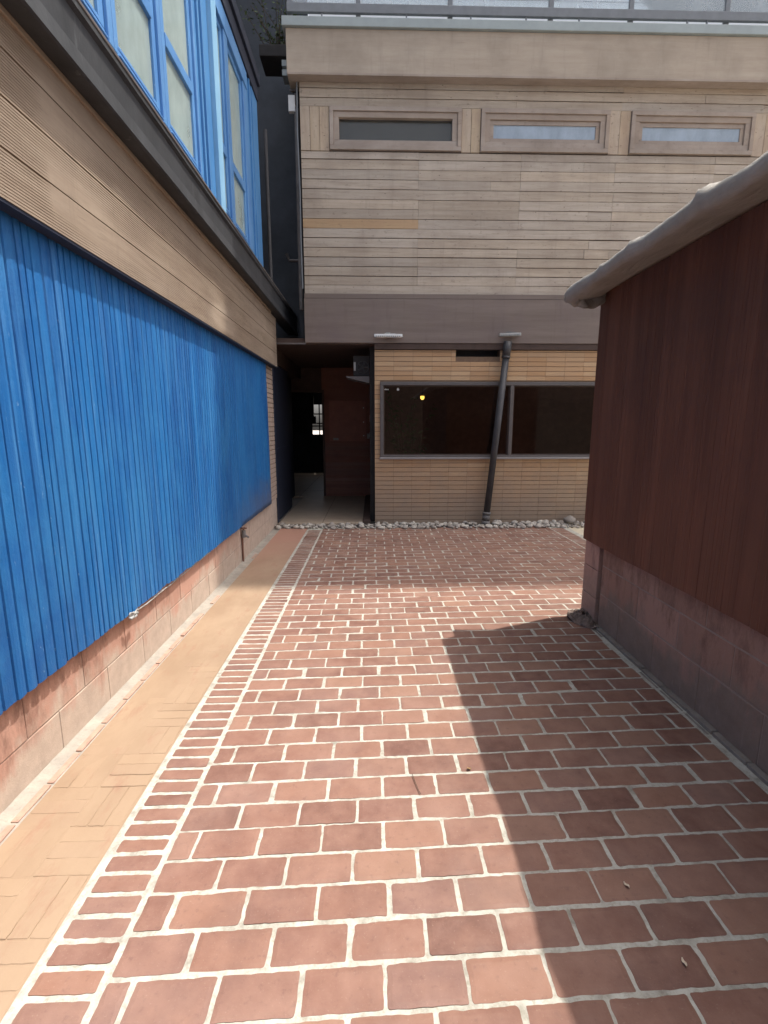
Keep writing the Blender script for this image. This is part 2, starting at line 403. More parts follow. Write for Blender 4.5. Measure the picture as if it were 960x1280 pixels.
# mortar sheet under the pavers
mo = MB(); mo.grid(lambda u, v: (-.925 + u * 3.75, -1.4 + v * 8.2, -.0028 + .0014 * N3(u * 40, v * 90)), 90, 160)
struct(mo.build('pavement', M['mortar'], smooth=True))

def brick_top(mb, x0, x1, y0, y1, skew=0, z=0.0, r=.009, drop=.009, inset=.014):
    """one paver: uneven rounded outline, worn arris, domed top"""
    w, h = x1 - x0, y1 - y0
    r = min(r, w * .3, h * .3)
    pts = []
    for cx, cy, a0 in ((x1 - r, y1 - r, 0), (x0 + r, y1 - r, 90), (x0 + r, y0 + r, 180), (x1 - r, y0 + r, 270)):
        rr = r * rng.uniform(.35, 1.1)
        ox = cx + (r - rr) * (1 if cx > (x0 + x1) / 2 else -1); oy = cy + (r - rr) * (1 if cy > (y0 + y1) / 2 else -1)
        for k in range(4):
            a = R(a0 + 30 * k); pts.append((ox + rr * cos(a), oy + rr * sin(a)))
    # subdivide the long edges so they can wander
    full = []
    for i, p in enumerate(pts):
        q = pts[(i + 1) % len(pts)]; full.append(p)
        d = math.hypot(q[0] - p[0], q[1] - p[1])
        if d > .02:
            n = int(d / .014)
            for k in range(1, n): full.append((p[0] + (q[0] - p[0]) * k / n, p[1] + (q[1] - p[1]) * k / n))
    cx, cy = (x0 + x1) / 2, (y0 + y1) / 2
    tilt = (rng.gauss(0, .005), rng.gauss(0, .006)); dz = rng.gauss(0, .0007)
    k = len(mb.v); n = len(full)
    P = []
    for x, y in full:
        x2 = x + .0028 * N3(x * 38, y * 38, 3) + .0014 * N3(x * 130, y * 130, 5); y2 = y + .0028 * N3(x * 38, y * 38, 9) + .0014 * N3(x * 130, y * 130, 7); P.append((x2, y2))
    def Z(x, y): return z + dz + tilt[0] * (x - cx) + tilt[1] * (y - cy)
    for x, y in P: mb.v.append((x, y + SK * skew * x, z - drop))
    for x, y in P: mb.v.append((x, y + SK * skew * x, Z(x, y) - .0018))
    for x, y in P:
        s = 1 - inset / max(.02, math.hypot(x - cx, y - cy)); x3 = cx + (x - cx) * s; y3 = cy + (y - cy) * (1 - inset / max(.02, h / 2) * .9)
        mb.v.append((x3, y3 + SK * skew * x3, Z(x3, y3)))
    if hasattr(mb, 'rim_w'): mb.rim_w += [1.0] * (2 * n) + [0.0] * n
    for a in (0, 1):
        for i in range(n):
            j = (i + 1) % n; mb.f.append((k + a * n + i, k + a * n + j, k + (a + 1) * n + j, k + (a + 1) * n + i)); mb.mi.append(0)
    mb.f.append(tuple(k + 2 * n + i for i in range(n))); mb.mi.append(0)

pv = MB(); pv.rim_w = []
PITCH, V0, MW = .1182, 1.2033, .0125
BX = .2200
for i in range(-20, 49):
    v = V0 + PITCH * i
    if v > 6.72: break
    vy0 = v + rng.gauss(0, .0012); vy1 = v + PITCH - MW + rng.gauss(0, .0015)
    odd = i % 2
    xr = 2.545 if v > 3.42 else 1.575
    off = (.150 - BX / 2 if odd == 0 else .150) + MW / 2 + rng.gauss(0, .006)
    k0 = int(math.floor((-.70 - off) / BX))
    for k in range(k0, k0 + 22):
        a = off + k * BX + rng.gauss(0, .0012); b = a + BX - MW + rng.gauss(0, .0016)
        a = max(a, -.704); b = min(b, xr)
        if b - a < .02: continue
        brick_top(pv, a, b, vy0, vy1, 1)
    # thin closer bricks along the shed
def rim_attr(o, mb):
    a = o.data.attributes.new('rim', 'FLOAT', 'POINT'); a.data.foreach_set('value', mb.rim_w); return o
struct(rim_attr(pv.build('brick_paving', M['paver']), pv))
sb = MB(); sb.rim_w = []
y = -1.2
while y < 6.66:                                   # soldier course on the left
    h = .0705 + rng.gauss(0, .002)
    brick_top(sb, -.897 + rng.gauss(0, .002), -.726 + rng.gauss(0, .002), y, y + h - .0165, 0.35)
    y += h
y = 3.6
while y < 6.70:                                   # soldier course on the right
    h = .0705
    brick_top(sb, 2.562, 2.742, y, y + h - .012, 0.0)
    y += h
struct(rim_attr(sb.build('border_course', M['paver']), sb))
# strip of thin edging between the pavers and the shed wall
es = MB(); y = -1.2
while y < 3.25:
    h = .21 + rng.gauss(0, .02)
    if rng.random() < .55: es.box(1.592, 1.607, y, y + h - .02, -.009, -.001 + rng.gauss(0, .0006))
    es.box(1.612, XS - .001, y, y + h - .006, -.012, .016 + rng.gauss(0, .003))
    y += h
struct(es.build('shed_kerb', M['kerb'], bevel=.004))
# sandy path along the blue wall
pm = MB(); pm.grid(lambda u, v: (-1.31 + u * .385, -1.4 + v * 8.15, -.0028 + .0014 * N3(u * 5, v * 40) + .0028 * max(0, min(1, (v * 8.15 - 3.0) / 1.6)) + .0012 * max(0, .5 - u)), 14, 160)
struct(pm.build('path', M['path'], smooth=True))
pb = MB()
y = -1.2; k = 0
MOD = .198
while y < 6.45:
    for c, (x0, x1) in enumerate(((-1.303, -1.118), (-1.116, -.930))):
        zz = -.0005 if c else -.0016
        if (k + c) % 2 == 0:
            for q in range(3): brick_top(pb, x0 + rng.gauss(0, .001), x1, y + q * MOD / 3, y + (q + 1) * MOD / 3 - .0045 - .002 * rng.random(), .3, zz, .004, .006, .002)
        else:
            wq = (x1 - x0) / 3
            for q in range(3): brick_top(pb, x0 + q * wq, x0 + (q + 1) * wq - .004, y, y + MOD - .004, .3, zz, .004, .006, .002)
    y += MOD; k += 1
struct(pb.build('path_bricks', M['path']))
eb = MB(); y = -1.2
while y < 6.55:
    h = .2 + rng.gauss(0, .012)
    if not (3.3 < y < 6.6 and rng.random() < .6): eb.box(-1.350, -1.322, y, y + h - .012, -.02, .001 + rng.gauss(0, .0012))
    y += h
struct(eb.build('path_edging', M['edge'], bevel=.003))
gs = MB(); gs.grid(lambda u, v: (-1.409 + u * .1, -1.4 + v * 8.1, -.006 + .004 * N3(u * 2, v * 90) + .012 * (1 - u) ** 3), 6, 120)
struct(gs.build('mortar_strip', M['grout'], smooth=True))
sc_ = MB(); sc_.grid(lambda u, v: (2.75 + u * 5, 3.55 + v * 3.35, -.004 + .002 * N3(u * 8, v * 8)), 30, 30)
struct(sc_.build('concrete_yard', M['sandconc']))
gb = MB(); gb.grid(lambda u, v: (-1.409 + u * 7.5, 6.62 + v * .6, -.014 + .012 * v + .006 * N3(u * 60, v * 6)), 120, 8)
struct(gb.build('gravel_bed', M['gravelbed']))

# ------------------------------------------------------------------ left: blue building
bb = thing('blue_building', (XL, 3, 0), 'building with blue ribbed cladding, tan beam and a row of blue timber windows', 'building')
# block plinth
pl = MB()
for r, (z0, z1) in enumerate(((-.02, .186), (.191, .405))):
    y = -1.6 + (.2 if r else 0)
    while y < 7.03:
        y1 = min(y + .4, 7.03)
        if y < 5.02 < y1: y1 = 5.02
        pl.box(XL - .12, XL + rng.gauss(0, .0008), y, y1 - .004, z0, z1); y = y1
    pl.box(XL - .13, XL - .003, -1.6, 7.03, z0 - .006, z1 + .006, 1)
pl.build('block_plinth', [M['block'], M['joint']], bb, bevel=.003)
# inner wall body
iw = MB(); iw.box(XL - .3, XL - .06, -1.6, 7.03, .41, 2.95)
iw.build('wall', M['dark'], bb)
# ribbed blue sheet: irregular vertical ribs down to a ragged lower edge
def rib_profile():
    ys = []; y = -1.6
    while y < 4.98:
        w = rng.choice((.042, .050, .058, .066, .074)) * rng.uniform(.93, 1.07)
        amp = rng.uniform(.0005, .0032)
        tilt = rng.gauss(0, .0014)
        for k, (t, d) in enumerate(((0, -.008), (.10, -.008), (.16, 0), (.4, amp), (.7, amp), (.96, 0), (1 - 1e-3, -.002))):
            ys.append((y + t * w, -1.374 + d + tilt * (t - .5)))
        y += w
    return [p for p in ys if p[0] < 4.97] + [(4.97, -1.376)]
prof = rib_profile()
cp = MB()
NZ = 34
k = len(cp.v)
for (y, x) in prof:
    zb = .402 + .012 * N3(y * 6, 1) + .008 * N3(y * 25, 4)
    for j in range(NZ + 1):
        z = zb + (2.27 - zb) * j / NZ
        cp.v.append((x + .0012 * N3(y * 3, z * 1.2, 5) + .0009 * N3(y * 40, z * 14, 2), y, z))
for i in range(len(prof) - 1):
    for j in range(NZ):
        a = k + i * (NZ + 1) + j; cp.f.append((a, a + NZ + 1, a + NZ + 2, a + 1)); cp.mi.append(0)
o = cp.build('ribbed_cladding', M['panel'], bb, smooth=False)
sm = o.modifiers.new('thick', 'SOLIDIFY'); sm.thickness = .02; sm.offset = -1
fp = MB()
fp.grid(lambda u, v: (-1.372 + .004 * N3(u * 4, v * 3, 8), 4.985 + u * 1.515, (.405 + .008 * N3(u * 9, 2)) * (1 - v) + 2.27 * v), 40, 30)
o = fp.build('flat_cladding', M['panel'], bb, smooth=True)
sm = o.modifiers.new('thick', 'SOLIDIFY'); sm.thickness = .02; sm.offset = -1
# fascia beam with fine horizontal grooves
zs = []
z = 2.25; nb = 0
while z < 2.885:
    zs += [(z, 0), (z + .0075, 0), (z + .0083, -.0024), (z + .0108, -.0024)]
    nb += 1
    z += .0116
    if nb in (15, 30, 44):
        zs += [(z, -.0), (z + .001, -.012), (z + .005, -.012)]; z += .006
zs = [(z, d) for z, d in zs if z < 2.886] + [(2.888, 0)]
bm_ = MB()
rows = [(-1.40, 2.25, 0)] + [(-1.31, z, d) for z, d in zs] + [(-1.40, 2.89, 0)]
ny = 110
for i in range(ny + 1):
    y = -1.6 + (8.55) * i / ny
    for (x, z, d) in rows:
        wear = max(0, min(1, (N3(y * 1.1, z * 4, 7) + .35) * 1.6)) if y > 2.2 else 1
        bm_.v.append((x + d * (wear if d > -.01 else 1) + .002 * N3(y * 2, z * 5, 1), y, z + .004 * N3(y * .6, 3)))
nr = len(rows)
for i in range(ny):
    for j in range(nr - 1):
        a = i * nr + j; bm_.f.append((a, a + nr, a + nr + 1, a + 1)); bm_.mi.append(0)
bm_.build('fascia_beam', M['beam'], bb)
bk = MB(); bk.box(-1.70, -1.395, -1.6, 6.95, 2.252, 2.95); bk.build('beam_core', M['dark'], bb)
bs = MB(); bs.box(-1.395, -1.313, -1.6, 6.95, 2.236, 2.2485); bs.build('beam_soffit', M['darkblue'], bb)
tr = MB(); tr.box(-1.36, -1.296, -1.6, 6.6, 2.886, 2.912); tr.build('beam_trim', M['beam'], bb, bevel=.004)
lg = MB()
prf = [(-1.37, 2.9135), (-1.215, 2.905), (-1.205, 2.912), (-1.212, 2.985), (-1.225, 3.0), (-1.222, 3.125), (-1.205, 3.14), (-1.205, 3.165), (-1.232, 3.172), (-1.40, 3.185)]
for i in range(105):
    y = -1.6 + i * .095
    for (x, z) in prf: lg.v.append((x + .0025 * N3(y * 1.7, z * 3, 1), y, z + .002 * N3(y * 1.3, x * 3, 4)))
n_ = len(prf)
for i in range(104):
    for j in range(n_ - 1):
        a = i * n_ + j; lg.f.append((a, a + n_, a + n_ + 1, a + 1)); lg.mi.append(0)
lg.build('gutter_ledge', M['ledge'], bb)
gr_ = MB(); gr_.box(-1.36, -1.199, -1.6, 8.28, 3.166, 3.184); gr_.build('gutter_rim', M['metal'], bb, bevel=.004)
# brick pier at the far end of the cladding
bp = MB(); z = .407
while z < 2.24:
    bp.box(XL - .1, XL + .008 + rng.gauss(0, .001), 6.505, 7.03, z, z + .056); z += .0645
bp.box(XL - .1, XL + .002, 6.505, 7.026, .407, 2.25, 1)
bp.build('brick_pier', [M['romanpale'], M['brickjoint']], bb, bevel=.003)
# upper wall and windows (plane x = -1.30)
XW = -1.30
for q in ((-1.9, -1.42, -1.6, 2.0), (-2.6, -1.45, 6.12, 6.2)):
    uw = MB(); uw.box(*q, 3.187, 5.06); uw.build('upper_wall', M['darkblue'], bb)
rb = MB(); rb.box(-4.2, -4.0, -1.6, 6.2, 2.95, 5.35); rb.box(-4.0, -1.45, -1.6, 6.1, 2.96, 3.0); rb.box(-4.0, -1.45, -1.6, 6.1, 5.2, 5.3)
rb.build('room_shell', M['sill'], bb)
def window(name, y0, y1, lites, low=True):
    """frame with sash rails; lites = list of (y0, y1, has_transom)"""
    f = MB()
    f.box(XW - .12, XW - .004, y0, y1, 3.19, 3.325)                    # bottom rail
    f.box(XW - .12, XW + .012, y0, y1, 4.90, 5.06)                     # head
    ya = y0
    for (a, b, t) in lites:
        f.box(XW - .12, XW + .004, ya, a - .052, 3.325, 4.90)           # post
        ya = b + .052
    f.box(XW - .12, XW + .004, ya, y1, 3.325, 4.90)
    o = f.build('window', M['winblue'], bb, bevel=.005)
    for (a, b, t) in lites:
        s = MB()
        s.rim('x', XW - .05, XW - .014, a - .051, b + .051, 3.327, 4.898, .052)
        s.box(XW - .05, XW - .012, a + .002, b - .002, 3.380, 3.402)
        if t: s.box(XW - .052, XW - .008, a, b, 3.845, 3.922)
        s.box(XW - .034, XW + .010, a - .035, b + .035, 3.327, 3.337)      # drip bead
        s.build('sash', M['winblue'], o, bevel=.004)
        p = MB(); p.box(XW - .036, XW - .030, a - .005, b + .005, 3.385, 4.85)
        p.build('pane', M['pane'], o)
    return o
window('window', 2.0, 2.845, [(2.12, 2.745, True)])
window('window', 2.847, 3.487, [(2.93, 3.385, True)])
window('window', 3.489, 4.145, [(3.59, 4.055, True)])
window('window', 4.60, 5.02, [(4.68, 4.90, True)])
window('window', 5.022, 5.75, [(5.12, 5.55, True)])
pi_ = MB()
for a, b, d in ((4.147, 4.19, .0), (4.19, 4.225, .018), (4.225, 4.27, .004), (4.27, 4.30, .022), (4.30, 4.46, .008)):
    pi_.box(XW - .12, XW + d, a, b - .001, 3.19, 5.06)
pi_.build('moulded_post', M['winblue2'], bb, bevel=.003)
fn = MB(); fn.box(XW - .12, XW + .045, 4.462, 4.598, 3.19, 5.06); fn.build('pale_post', M['finblue'], bb, bevel=.004)
ep = MB()
for a, b, d in ((5.752, 5.83, .0), (5.83, 5.86, .016), (5.86, 5.95, .004), (5.95, 6.2, .012)):
    ep.box(XW - .12, XW + d, a, b - .001, 3.19, 5.06)
ep.build('corner_post', M['winblue2'], bb, bevel=.003)
ev = MB(); ev.box(-4.3, -1.275, -1.6, 6.22, 5.062, 5.22); ev.box(-4.3, -1.25, -1.6, 6.24, 5.222, 5.34)
ev.build('eaves', M['darkblue'], bb, bevel=.006)

# ------------------------------------------------------------------ back: timber building
tb = thing('timber_building', (2, YB, 0), 'two-storey timber boarded building with ribbon windows, purple-brown fascia and roman brick base', 'building')
XE = 7.2
# planks
WY = YB + .012
for a, b, c, d in ((-.925, XE, 2.6, 5.03), (-.925, XE, 5.49, 5.9), (-.925, -.50, 5.03, 5.49), (1.155, 1.48, 5.03, 5.49), (3.11, 3.465, 5.03, 5.49), (5.055, XE, 5.03, 5.49)):
    bwall = MB(); bwall.box(a, b, WY + .022, WY + .2, c, d); bwall.build('backing_wall', M['gap'], tb)
rc = MB(); rc.box(-.9, XE - .1, 8.0, 8.05, 4.6, 5.9); rc.build('attic_wall', M['brownwall'], tb)
WIN = [(-.535, 1.19), (1.446, 3.146), (3.432, 5.09)]
JX = [.635, 2.0, 3.27, 4.62, 5.9]
pk = MB()
def plank(x0, x1, z0, z1, mi=0):
    t = rng.uniform(-.0025, .0025)
    z0 += rng.gauss(0, .0018); z1 += rng.gauss(0, .0018)
    pk.box(x0 + .001, x1 - .0015, WY - .002 + t, WY + .02, z0, z1 - .0065 - rng.random() * .0035, mi)
z = 3.235; r = 0; PZ = .1195
while z < 4.98:
    z1 = min(z + PZ, 5.0)
    cuts = [j for j in JX if rng.random() < .72]
    if rng.random() < .35: cuts.append(rng.uniform(1.2, 4.4))
    cuts = sorted(cuts)
    xs = [-.915] + cuts + [XE]
    for a, b in zip(xs, xs[1:]):
        pk.box if 0 else None
        plank(a, b, z, z1, 1 if (r == 7 and a < 0) else 0)
    z = z1; r += 1
for z0, z1 in ((5.52, 5.62), (5.62, 5.73), (5.73, 5.84)):
    xs = [-.915] + sorted(rng.sample([.7, 1.9, 2.3, 3.3, 4.4, 5.2], 3)) + [XE]
    for a, b in zip(xs, xs[1:]): plank(a, b, z0, z1)
pk.build('horizontal_planks', [M['plank'], M['plank_new']], tb)
for (a, b, n) in ((-.915, -.54, 3), (1.195, 1.441, 2), (3.151, 3.427, 2), (5.095, XE, 14)):
    w = (b - a) / n; vp = MB()
    for q in range(n):
        vp.box(a + q * w + .002, a + (q + 1) * w - .003, WY - .004 + rng.uniform(-.002, .002), WY + .02, 5.004, 5.515)
    vp.build('vertical_planks', M['vplank'], tb)
for i, (a, b) in enumerate(WIN):
    f = MB()
    f.rim('y', WY - .03, WY + .02, a, b, 5.01, 5.512, .052)
    f.rim('y', WY - .012, WY + .04, a + .053, b - .053, 5.063, 5.459, .068)
    w = f.build('ribbon_window', M['frame'], tb, bevel=.004)
    s = MB()
    if i == 0:
        s.rim('y', WY + .041, WY + .06, a + .110, b - .110, 5.120, 5.402, .014)
        s.build('sash', M['metal'], w)
        p = MB(); p.box(a + .12, b - .12, WY + .045, WY + .05, 5.13, 5.39); p.build('pane', M['panegrey'], w)
    else:
        s.rim('y', WY + .008, WY + .05, a + .1225, b - .1225, 5.1325, 5.3895, .048)
        s.build('sash', M['frame'], w, bevel=.003)
        p = MB(); p.box(a + .165, b - .165, WY + .022, WY + .027, 5.175, 5.347); p.build('pane', M['pane2'], w)
# cornice, flashing
cn = MB(); cn.box(-1.05, XE, 6.93, 7.30, 5.80, 6.295); cn.build('cornice', M['cornice'], tb, bevel=.006)
cl = MB(); cl.box(-1.045, XE, 6.918, 7.05, 5.785, 5.81); cl.build('cornice_lip', M['frame'], tb, bevel=.003)
fl = MB(); fl.box(-1.09, XE, 6.895, 7.30, 6.297, 6.40); fl.build('roof_flashing', M['flash'], tb, bevel=.006)
rd = MB(); rd.box(-1.0, XE, 7.302, 8.19, 6.2, 6.36); rd.build('roof_deck', M['flash'], tb)
# fascia over the ground floor
fa = MB(); fa.box(-.925, XE, YB - .045, YB + .06, 2.585, 3.165); fa.build('fascia', M['fascia'], tb, bevel=.005)
fs = MB(); fs.box(-.92, XE, YB - .032, YB + .03, 3.171, 3.232); fs.build('fascia_strip', M['fascia'], tb, bevel=.003)
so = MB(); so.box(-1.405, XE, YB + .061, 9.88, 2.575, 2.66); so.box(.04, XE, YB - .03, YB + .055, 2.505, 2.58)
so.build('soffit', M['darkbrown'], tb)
# roman brick ground floor with the window opening and the slot
GX0, GX1, GZ0, GZ1 = .117, 4.6, .978, 2.062
rbk = MB(); CH = .0652
z = 0; r = 0
def bricks(xa, xb, z0, z1):
    x = xa
    k = math.floor((xa - .04) / .272)
    while x < xb - .004:
        nx = min(.04 + .272 * (math.floor((x - .04) / .272 + 1e-6) + 1), xb)
        if xb - nx < .02: nx = xb
        rbk.box(x + .0012, nx - .0018, YB + rng.gauss(0, .0012), YB + .09, z0, z1 - .0075)
        x = nx
while z < 2.50:
    z1 = min(z + CH, 2.502)
    if z1 <= GZ0 + .012 or z >= GZ1 - .03:
        if z1 > 2.41 and z1 > GZ1: bricks(.04, 1.19, z, z1); bricks(1.82, XE, z, z1)
        else: bricks(.04, XE, z, z1)
    else:
        bricks(.04, GX0 + .004, z, z1); bricks(GX1, XE, z, z1)
    z = z1; r += 1
rj = MB()
for (a, b, c, d) in ((.042, XE, -.02, GZ0), (.042, XE, GZ1, 2.41), (.042, 1.19, 2.41, 2.502), (1.82, XE, 2.41, 2.502), (.042, GX0, GZ0, GZ1), (GX1, XE, GZ0, GZ1)):
    rj.box(a, b, YB + .0045, YB + .2, c, d)
rj.build('brick_mortar', M['brickjoint'], tb)
rbk.build('roman_brick_wall', M['roman'], tb)
sl = MB(); sl.box(1.15, 1.86, YB + .16, YB + .2, 2.38, 2.53); sl.build('vent_slot', M['dark'], tb)
# show window
sw = MB()
FY0, FY1 = YB - .03, YB + .07
sw.rim('y', FY0, FY1, GX0, GX1, GZ0, GZ1, .048)
sw.box(1.985, 2.035, FY0 + .002, FY1, GZ0 + .049, GZ1 - .049)
w = sw.build('shop_window', M['metal'], tb, bevel=.005)
s2 = MB(); s2.box(GX0 - .005, GX1, FY0 - .014, FY0 + .03, GZ0 - .012, GZ0 + .018); s2.build('sill', M['sill'], w, bevel=.004)
s3 = MB(); s3.rim('y', FY0 + .03, FY1 - .01, GX0 + .05, 1.983, GZ0 + .05, GZ1 - .05, .012); s3.rim('y', FY0 + .03, FY1 - .01, 2.037, GX1 - .05, GZ0 + .05, GZ1 - .05, .012)
s3.build('glazing_bead', M['darkbrown'], w)
for a, b in ((GX0 + .05, 1.983), (2.037, GX1 - .05)):
    p = MB(); p.box(a, b, YB + .028, YB + .034, GZ0 + .05, GZ1 - .05); p.build('pane', M['panedark'], w)
# room behind the glass
rm = MB()
rm.box(.2, 6.9, 10.6, 10.7, 0, 2.55); rm.box(.05, .15, YB + .25, 10.7, 0, 2.55); rm.box(6.9, 7.0, YB + .25, 10.7, 0, 2.55)
rm.box(.15, 6.9, YB + .25, 10.6, .0, .05)
rm.box(.2, 6.9, YB + .5, YB + .56, 0.05, .93)
for q_ in range(26): rm.box(.2, 6.9, 10.585, 10.599, .06 + q_ * .094, .06 + q_ * .094 + .08)  # boards put in for the horizontal lines reflected in the window
rm.build('dining_room', M['roomwall'], tb)
# recess with the open doorway
DY = 9.88
rw = MB()
rw.box(-1.0, .04, DY, DY + .08, 0, 1.10)
for q in range(17): rw.box(-.99, .04, DY - .012, DY - .001, q * .0645 + .004, (q + 1) * .0645 - .003)
rw.box(-1.0, .04, DY, DY + .08, 1.101, 2.58)
rw.build('recess_back_wall', M['redbrown'], tb)
bd = MB(); bd.box(-.86, -.12, DY - .03, DY - .002, 1.14, 1.94); bd.build('notice_panel', M['panelbrown'], tb, bevel=.004)
for zz in (1.25, 1.52, 1.8):
    s = MB(); s.tube((-.17, DY - .036, zz), (-.17, DY - .029, zz), .012, n=8); s.build('screw', M['white'], tb)
lt = MB(); lt.box(-.78, -.68, DY - .06, DY - .031, 1.16, 1.205); lt.build('paper_label', M['greyplast'], tb)
df = MB(); df.box(-1.0, -.955, DY - .03, DY - .013, .02, 2.1); df.box(-1.60, -.955, DY - .032, DY - .002, 2.101, 2.15); df.build('door_frame', M['darkbrown'], tb, bevel=.003)
ls = MB(); ls.box(-.045, -.012, DY - .03, DY - .003, 1.52, 1.66); ls.build('switch_strip', M['white'], tb)
lb = MB(); lb.box(-.10, -.055, DY - .05, DY - .013, 1.19, 1.29); lb.box(-.053, .01, DY - .06, DY - .013, 1.22, 1.32); lb.build('switch_box', M['greyplast'], tb)
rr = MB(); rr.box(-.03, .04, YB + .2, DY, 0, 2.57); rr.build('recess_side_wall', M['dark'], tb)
rk = MB(); rk.box(-.14, -.031, YB + .02, DY - .1, .0, .05); rk.build('dark_base', M['darkbrown'], tb)
hd = MB(); hd.box(-1.72, -1.0, DY, DY + .08, 2.1, 2.58); hd.build('door_header', M['darkbrown'], tb)
# left jamb of recess: folded dark blue door
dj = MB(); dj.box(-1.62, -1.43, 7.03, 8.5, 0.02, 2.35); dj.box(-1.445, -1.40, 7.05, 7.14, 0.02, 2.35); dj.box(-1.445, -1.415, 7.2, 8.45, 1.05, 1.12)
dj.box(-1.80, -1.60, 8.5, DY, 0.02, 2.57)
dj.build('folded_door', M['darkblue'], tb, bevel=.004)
du = MB(); du.box(-1.80, -1.41, 7.03, DY, 2.352, 2.66); du.build('recess_upper_wall', M['darkbrown'], tb)
# corridor beyond the doorway
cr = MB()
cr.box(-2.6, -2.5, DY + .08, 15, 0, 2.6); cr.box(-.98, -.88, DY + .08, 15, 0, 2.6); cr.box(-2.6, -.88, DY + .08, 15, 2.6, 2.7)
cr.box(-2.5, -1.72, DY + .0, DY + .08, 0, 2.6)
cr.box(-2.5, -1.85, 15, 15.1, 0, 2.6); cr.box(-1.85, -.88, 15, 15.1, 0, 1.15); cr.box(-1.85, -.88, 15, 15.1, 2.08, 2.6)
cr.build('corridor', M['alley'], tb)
cw = MB()
for zz in (1.15, 1.42, 1.50, 1.78): cw.box(-1.85, -.98, 14.94, 14.98, zz, zz + .035)
for xx in (-1.85, -1.62, -1.2): cw.box(xx, xx + .035, 14.94, 14.98, 1.15, 2.08)
cw.box(-1.83, -1.72, 14.5, 14.6, 1.62, 2.3); cw.box(-1.80, -1.66, 14.5, 14.6, 1.50, 1.72)
cw.build('corridor_window', M['dark'], tb)
ft = MB()
xs = [-1.405, -.75, -.145]; ys = [7.0, 7.9, 8.8, 9.86]
for a, b in zip(xs, xs[1:]):
    for c, d in zip(ys, ys[1:]): ft.box(a + .003, b - .003, c + .003, d - .003, -.02, .018)
for c in (9.87, 10.7, 11.5, 12.3, 13.1, 14): ft.box(-2.5, -1.51, c, c + .79, -.02, .018); ft.box(-1.5, -.985, c, c + .79, -.02, .018)
struct(ft.build('tile_floor', M['tile'], bevel=.002))
fj = MB(); fj.box(-1.408, -.14, 7.005, 9.9, -.025, .0145); fj.box(-2.5, -.98, 9.9, 14.95, -.025, .0145); struct(fj.build('floor_screed', M['tilejoint']))

# dark gap between the two buildings, upper floor
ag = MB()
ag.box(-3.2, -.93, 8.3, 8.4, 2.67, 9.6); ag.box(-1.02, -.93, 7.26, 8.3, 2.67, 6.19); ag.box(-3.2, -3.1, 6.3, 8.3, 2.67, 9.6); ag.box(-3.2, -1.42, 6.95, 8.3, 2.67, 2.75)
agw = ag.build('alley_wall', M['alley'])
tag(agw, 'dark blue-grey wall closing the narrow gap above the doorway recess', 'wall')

# pale block rising behind the railing (casts the shade over the far half of the yard)
ub = thing('pale_block', (7, 8.2, 6.3), 'tall pale rendered building with thin horizontal lines behind the roof railing', 'building')
u = MB(); u.box(-.9, 19, 8.2, 14, 6.0, 26.8); u.build('wall', M['render'], ub)
ul = MB()
for i in range(42): ul.box(-.895, 19, 8.192, 8.2, 6.62 + i * .48, 6.632 + i * .48)
ul.build('cladding_joint', M['rail'], ub)
# unseen building added behind the camera for bounce light and reflections
rbk2 = thing('bounce_building', (0, -8, 0), 'low brown building added behind the viewer for bounce light and reflections', 'building')
q = MB(); q.box(-18, 18, -9, -8, 0, 4.2); q.build('wall', M['brownwall'], rbk2)
q = MB(); q.box(-18.3, 18.3, -9.2, -7.6, 4.2, 4.45); q.build('roof', M['dark'], rbk2)

# ------------------------------------------------------------------ right: shed
sh = thing('shed', (XS, 2, 0), 'dark red boarded shed on a stained concrete block base', 'shed')
sp = MB()
for r, (z0, z1) in enumerate(((-.02, .250), (.258, .460), (.468, .61))):
    y = -1.4 + (.2 if r % 2 else 0)
    while y < 3.28:
        y1 = min(y + .4, 3.28); sp.box(XS + rng.gauss(0, .0008), XS + .15, y, y1 - .004, z0, z1); y = y1
sp.box(XS + .0025, XS + .14, -1.4, 3.28, -.02, .61, 1)
sp.box(XS + .15, 3.6, 3.38, 3.5, -.02, .61)
sp.build('block_plinth', [M['shedblock'], M['shedjoint']], sh, bevel=.003)
cpz = MB()
for z0, z1 in ((-.02, .2), (.204, .41), (.414, .61)): cpz.box(XS - .016, XS + .15, 3.305, 3.53, z0, z1)
cpz.build('corner_pilaster', M['pilaster'], sh, bevel=.004)
gp = MB(); gp.box(XS + .02, XS + .13, 3.279, 3.306, -.02, .61); gp.build('dark_gap', M['dark'], sh)
cd = MB()
# boarded skin with shallow vertical grooves
k = len(cd.v); pr = []
y = -1.4
while y < 3.55:
    w = rng.uniform(.012, .05); d = rng.uniform(0, .0035)
    pr += [(y, 0), (y + w * .7, -d * .4), (y + w * .8, d), (y + w * .93, d)]
    y += w
pr = [p for p in pr if p[0] < 3.55] + [(3.552, 0)]
for (y, d) in pr:
    cd.v.append((XS - .028 + d, y, .598 + .012 * N3(y * 2.5, 1))); cd.v.append((XS - .028 + d, y, 2.36))
for i in range(len(pr) - 1):
    a = k + 2 * i; cd.f.append((a, a + 1, a + 3, a + 2)); cd.mi.append(0)
cd.box(XS - .024, 3.6, 3.54, 3.556, .60, 2.36)
cd.box(XS - .022, XS + .02, -1.4, 3.54, .612, .63)
cd.build('board_cladding', M['shed'], sh)
cb = MB(); cb.box(XS - .012, XS + .03, -1.4, 3.53, .63, 2.42); cb.face([(XS, 3.52, 2.36), (3.6, 3.52, 2.36), (3.6, 3.52, 3.0), (XS, 3.52, 2.42)])
cb.build('wall', M['dark'], sh)
rf = MB()
